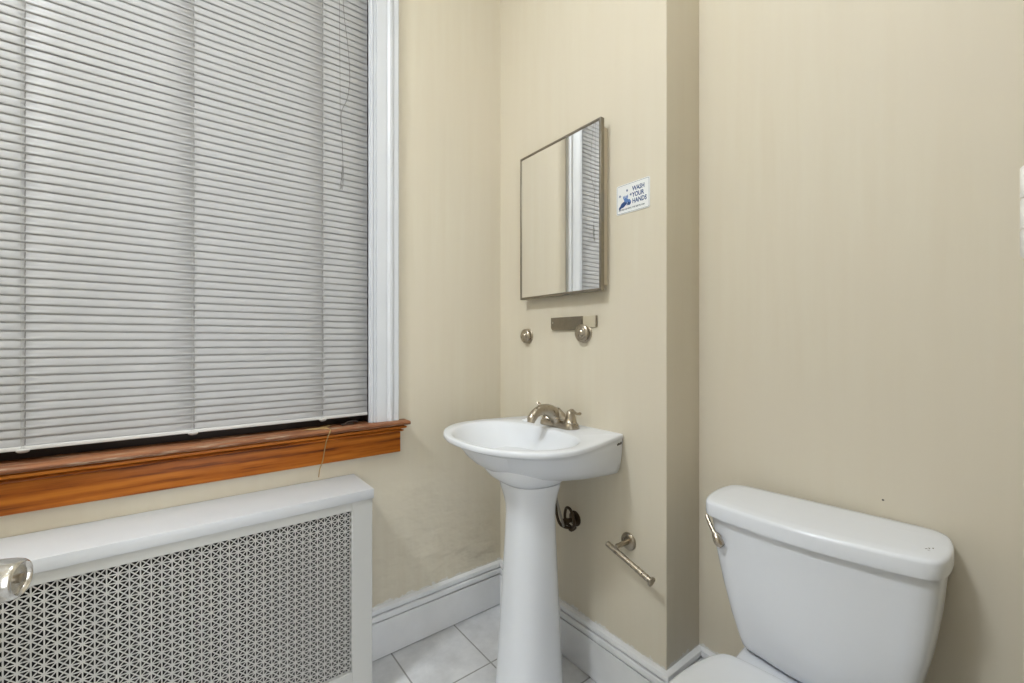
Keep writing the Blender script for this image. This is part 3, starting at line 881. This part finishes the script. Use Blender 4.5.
# dark hand, palm and fingers
blob(bm, 0.036, -0.018, 0.013, 0.008, -0.5)
for k in range(4): blob(bm, 0.030 - k * 0.0042, -0.0080 - k * 0.0030, 0.0085, 0.0021, 2.2, x=-0.00195)
blob(bm, 0.047, -0.025, 0.008, 0.0045, -0.6, x=-0.00192)
blob(bm, 0.012, -0.016, 0.006, 0.008, 0.4, x=-0.00196)
for (cy, cz) in ((0.049, 0.012), (0.021, 0.025), (0.0065, 0.009)):
    blob(bm, cy, cz, 0.0026, 0.0026, wav=0.0)
    for q in range(6):
        t = q * PI / 3; blob(bm, cy + 0.0036 * math.cos(t), cz + 0.0036 * math.sin(t), 0.0012, 0.0007, t, x=-0.00192, n=8)
obj('emblem', bm, M_blue, sg, smooth=False)
bm = nb()
blob(bm, 0.024, -0.006, 0.010, 0.0065, 0.6, x=-0.0021)
for k in range(4): blob(bm, 0.034 - k * 0.005, 0.0035 + k * 0.0005, 0.0065, 0.0019, 1.3 + k * 0.1, x=-0.00215)
blob(bm, 0.012, -0.0095, 0.0065, 0.004, 0.9, x=-0.0021)
obj('emblem_highlight', bm, M_blue2, sg, smooth=False)

# ------------------------------------------------------------------ toilet
TR = math.radians(4.0)
TC = (JOG_X - 0.006, -1.178, 0)
tl = thing('toilet', 'white two piece toilet with closed lid against the beige wall', 'toilet', TC, TR)
# local: x = -u (towards the room), y = offset
def U(o, z): return [Vector((-s, t, z)) for s, t in o]
TCEN = (0.11, 0.0)
TA = [2 * PI * i / 128 + 0.0123 for i in range(128)]
def tring(half, z, dy=0.0): return [p + Vector((0, dy, 0)) for p in U(by_angle(sample_half(half, 8), TCEN, TA), z)]
lid_h = [(0.010, 0.0), (0.010, 0.10), (0.011, 0.19), (0.018, 0.210), (0.036, 0.225), (0.085, 0.2335), (0.14, 0.2335), (0.188, 0.2255), (0.212, 0.211), (0.223, 0.180), (0.234, 0.115), (0.2415, 0.05), (0.243, 0.0)]
def shr(h, d):
    return [((s + d if s < TCEN[0] else s - d), max(0.0, t - d if t > 0 else 0)) for s, t in h]
tk_h = [(0.022, 0.0), (0.022, 0.10), (0.023, 0.175), (0.030, 0.208), (0.055, 0.2205), (0.10, 0.2245), (0.15, 0.2235), (0.183, 0.2155), (0.200, 0.195), (0.206, 0.158), (0.216, 0.105), (0.2235, 0.05), (0.225, 0.0)]
def taper(h, kt, ks, s0=0.022): return [(s0 + (s - s0) * ks, t * kt) for s, t in h]
bm = nb()
Z0, Z1 = 0.386, 0.7075
rs = [tring(taper(shr(tk_h, .012), .71, .93), Z0, -.012), tring(taper(tk_h, .71, .93), Z0 + .010, -.012), tring(taper(tk_h, .745, .94), Z0 + 0.03, -.012), tring(taper(tk_h, .815, .95), Z0 + 0.08, -.010), tring(taper(tk_h, .89, .97), Z0 + 0.15, -.008), tring(taper(tk_h, .955, .985), Z0 + 0.23, -.005), tring(tk_h, Z1, -.003)]
loft(bm, rs); tank = obj('tank', bm, M_toilet, tl, angle=50)
bm = nb()
LZ = 0.7075
rs = [tring(shr(lid_h, .006), LZ), tring(shr(lid_h, .001), LZ + .002), tring(lid_h, LZ + .007), tring(lid_h, LZ + .031), tring(shr(lid_h, .0010), LZ + .0350), tring(shr(lid_h, .0035), LZ + .0380), tring(shr(lid_h, .0075), LZ + .0395), tring(shr(lid_h, .03), LZ + .0408), tring(shr(lid_h, .07), LZ + .0415)]
loft(bm, rs); lid = obj('tank_lid', bm, M_toilet, tl, angle=50)
# maker's stamp and hairline on the lid
bm = nb()
for (u, v, w, hh, r) in ((0.150, -0.202, .0042, .0012, .3), (0.156, -0.198, .0036, .0012, -.5), (0.144, -0.207, .0036, .0013, .1), (0.162, -0.202, .0030, .0010, .9)):
    vs = [bm.verts.new((-u + w * math.cos(t) * math.cos(r) - hh * math.sin(t) * math.sin(r), v + w * math.cos(t) * math.sin(r) + hh * math.sin(t) * math.cos(r), LZ + .0409)) for t in [i * PI / 6 for i in range(12)]]
    bm.faces.new(vs)
obj('lid_mark', bm, M_smudge, lid, smooth=False)
# flush lever on the rounded front corner
bm = nb(); lathe(bm, (-0.188, 0.186, 0.655), (-0.8, 0.55, 0), [(0, .001), (0, .012), (.006, .012), (.010, .010), (.014, .010), (.016, .006), (.016, .0001)], 20)
fl = obj('flush_handle', bm, M_handle, tl)
bm = nb()
lv = catmull([(-0.214, 0.174, 0.642), (-0.217, 0.181, 0.652), (-0.215, 0.190, 0.665), (-0.210, 0.201, 0.678), (-0.203, 0.212, 0.691), (-0.197, 0.220, 0.702)], 6)
m = len(lv)
rr = [0.005 + 0.0065 * math.sin(PI * min(1, (i / m) * 1.75 + 0.16)) if i < m * 0.48 else 0.0056 - 0.0012 * (i - m * .48) / (m * .52) for i in range(m)]
tube(bm, lv, .005, 14, radii=rr); obj('lever_arm', bm, M_handle, fl)
# bowl, ledge and seat
bm = nb()
def ell(c, a, b, z, n=64, e=1.0):
    return [Vector((-(c + a * math.copysign(abs(math.cos(t)) ** e, math.cos(t))), b * math.copysign(abs(math.sin(t)) ** e, math.sin(t)), z)) for t in [2 * PI * i / n for i in range(n)]]
loft(bm, [ell(.36, .24, .115, 0, e=.8), ell(.36, .24, .115, .02, e=.8), ell(.36, .22, .10, .07, e=.85), ell(.36, .22, .10, .16, e=.9), ell(.39, .26, .13, .26), ell(.41, .29, .165, .34), ell(.405, .31, .18, .365), ell(.405, .31, .18, .376), ell(.405, .30, .172, .380)])
box(bm, -0.30, -0.03, -0.156, 0.144, 0.30, 0.3822, 0.014, 3)
obj('bowl', bm, M_toilet, tl, angle=50)
bm = nb()
loft(bm, [ell(.462, .222, .178, .3805), ell(.462, .229, .185, .3830), ell(.462, .230, .186, .3910), ell(.462, .226, .182, .3945)])
obj('seat', bm, M_seat, tl, angle=50)
seat_h = [(0.258, 0.0), (0.258, 0.07), (0.260, 0.118), (0.270, 0.146), (0.292, 0.160), (0.32, 0.170), (0.40, 0.186), (0.48, 0.188), (0.56, 0.168), (0.63, 0.122), (0.672, 0.06), (0.684, 0.0)]
SC = (0.42, 0)
def sring2(h, z, d=0.0):
    o = by_angle(sample_half(h, 8), SC, TA)
    return [Vector((-(SC[0] + (s - SC[0]) * (1 - d)), t * (1 - d), z)) for s, t in o]
bm = nb()
loft(bm, [sring2(seat_h, .3955, .03), sring2(seat_h, .3965, .008), sring2(seat_h, .4010), sring2(seat_h, .4075), sring2(seat_h, .4115, .01), sring2(seat_h, .4135, .035), sring2(seat_h, .4155, .12), sring2(seat_h, .4170, .35)])
obj('seat_lid', bm, M_seat, tl, angle=50)
for s in (-1, 1):
    bm = nb(); box(bm, -0.262, -0.230, s * 0.07 - 0.02, s * 0.07 + 0.02, 0.3805, .3950, 0.003)
    obj('seat_hinge', bm, M_seat, tl)

# nail hole above the toilet tank
bm = nb(); lathe(bm, (JOG_X, -1.2886, 0.784), (-1, 0, 0), [(0, .001), (0, .0024), (.0008, .002), (.001, .0001)], 10)
tag(obj('wall_nail', bm, M_smudge), 'tiny dark nail head in the beige wall above the toilet tank', 'nail')

# ------------------------------------------------------------------ lights
cl = thing('ceiling_light', 'round glass ceiling light fitting on the bathroom ceiling', 'ceiling light', (-0.66, -1.16, HC))
bm = nb(); lathe(bm, (0, 0, 0), (0, 0, -1), [(0, .001), (0, .17), (.012, .17), (.02, .165), (.02, .0001)], 40); obj('fitting_rim', bm, M_bright, cl)
bm = nb(); lathe(bm, (0, 0, -.021), (0, 0, -1), [(0, .001), (0, .155), (.004, .155), (.0045, .153), (.0045, .0001)], 40); obj('glass_shade', bm, M_lamp_dim, cl)
c2 = thing('ceiling_light', 'round ceiling light added out of view behind the open door as side fill', 'ceiling light', (-2.30, -0.86, HC))  # added second lamp, fills the sink and toilet walls from the left
bm = nb(); lathe(bm, (0, 0, 0), (0, 0, -1), [(0, .001), (0, .265), (.012, .265), (.02, .26), (.02, .0001)], 40); obj('fitting_rim', bm, M_bright, c2)
bm = nb(); lathe(bm, (0, 0, -.021), (0, 0, -1), [(0, .001), (0, .25), (.004, .25), (.0045, .248), (.0045, .0001)], 40); obj('glass_shade', bm, M_lamp, c2)
hl = thing('hallway_fill_light', 'round ceiling light added unseen in the hallway as fill through the doorway', 'ceiling light', (-1.0, -2.4, HC))  # added lamp, brightens the room from behind the camera
bm = nb(); lathe(bm, (0, 0, 0), (0, 0, -1), [(0, .001), (0, .20), (.02, .19), (.06, .15), (.08, .05), (.081, .0001)], 40); obj('glass_shade', bm, M_lamp_dim, hl)

w = bpy.data.worlds.new('World'); S.world = w; w.use_nodes = True
w.node_tree.nodes['Background'].inputs['Color'].default_value = (0.92, 0.96, 1.0, 1)
w.node_tree.nodes['Background'].inputs['Strength'].default_value = 3.7

# ------------------------------------------------------------------ camera
cam = bpy.data.cameras.new('Camera')
co = bpy.data.objects.new('Camera', cam); COL.objects.link(co)
co.location = CAM
co.rotation_euler = (PI / 2, 0, math.radians(52.31 - 90))
cam.sensor_width = 36.0
cam.lens = 36.0 * 435.0 / 1024.0
cam.clip_start = 0.01
S.camera = co
S.view_settings.view_transform = 'Standard'
S.view_settings.look = 'None'
S.view_settings.gamma = 1.0
S.view_settings.use_curve_mapping = False
S.view_settings.exposure = 0.0
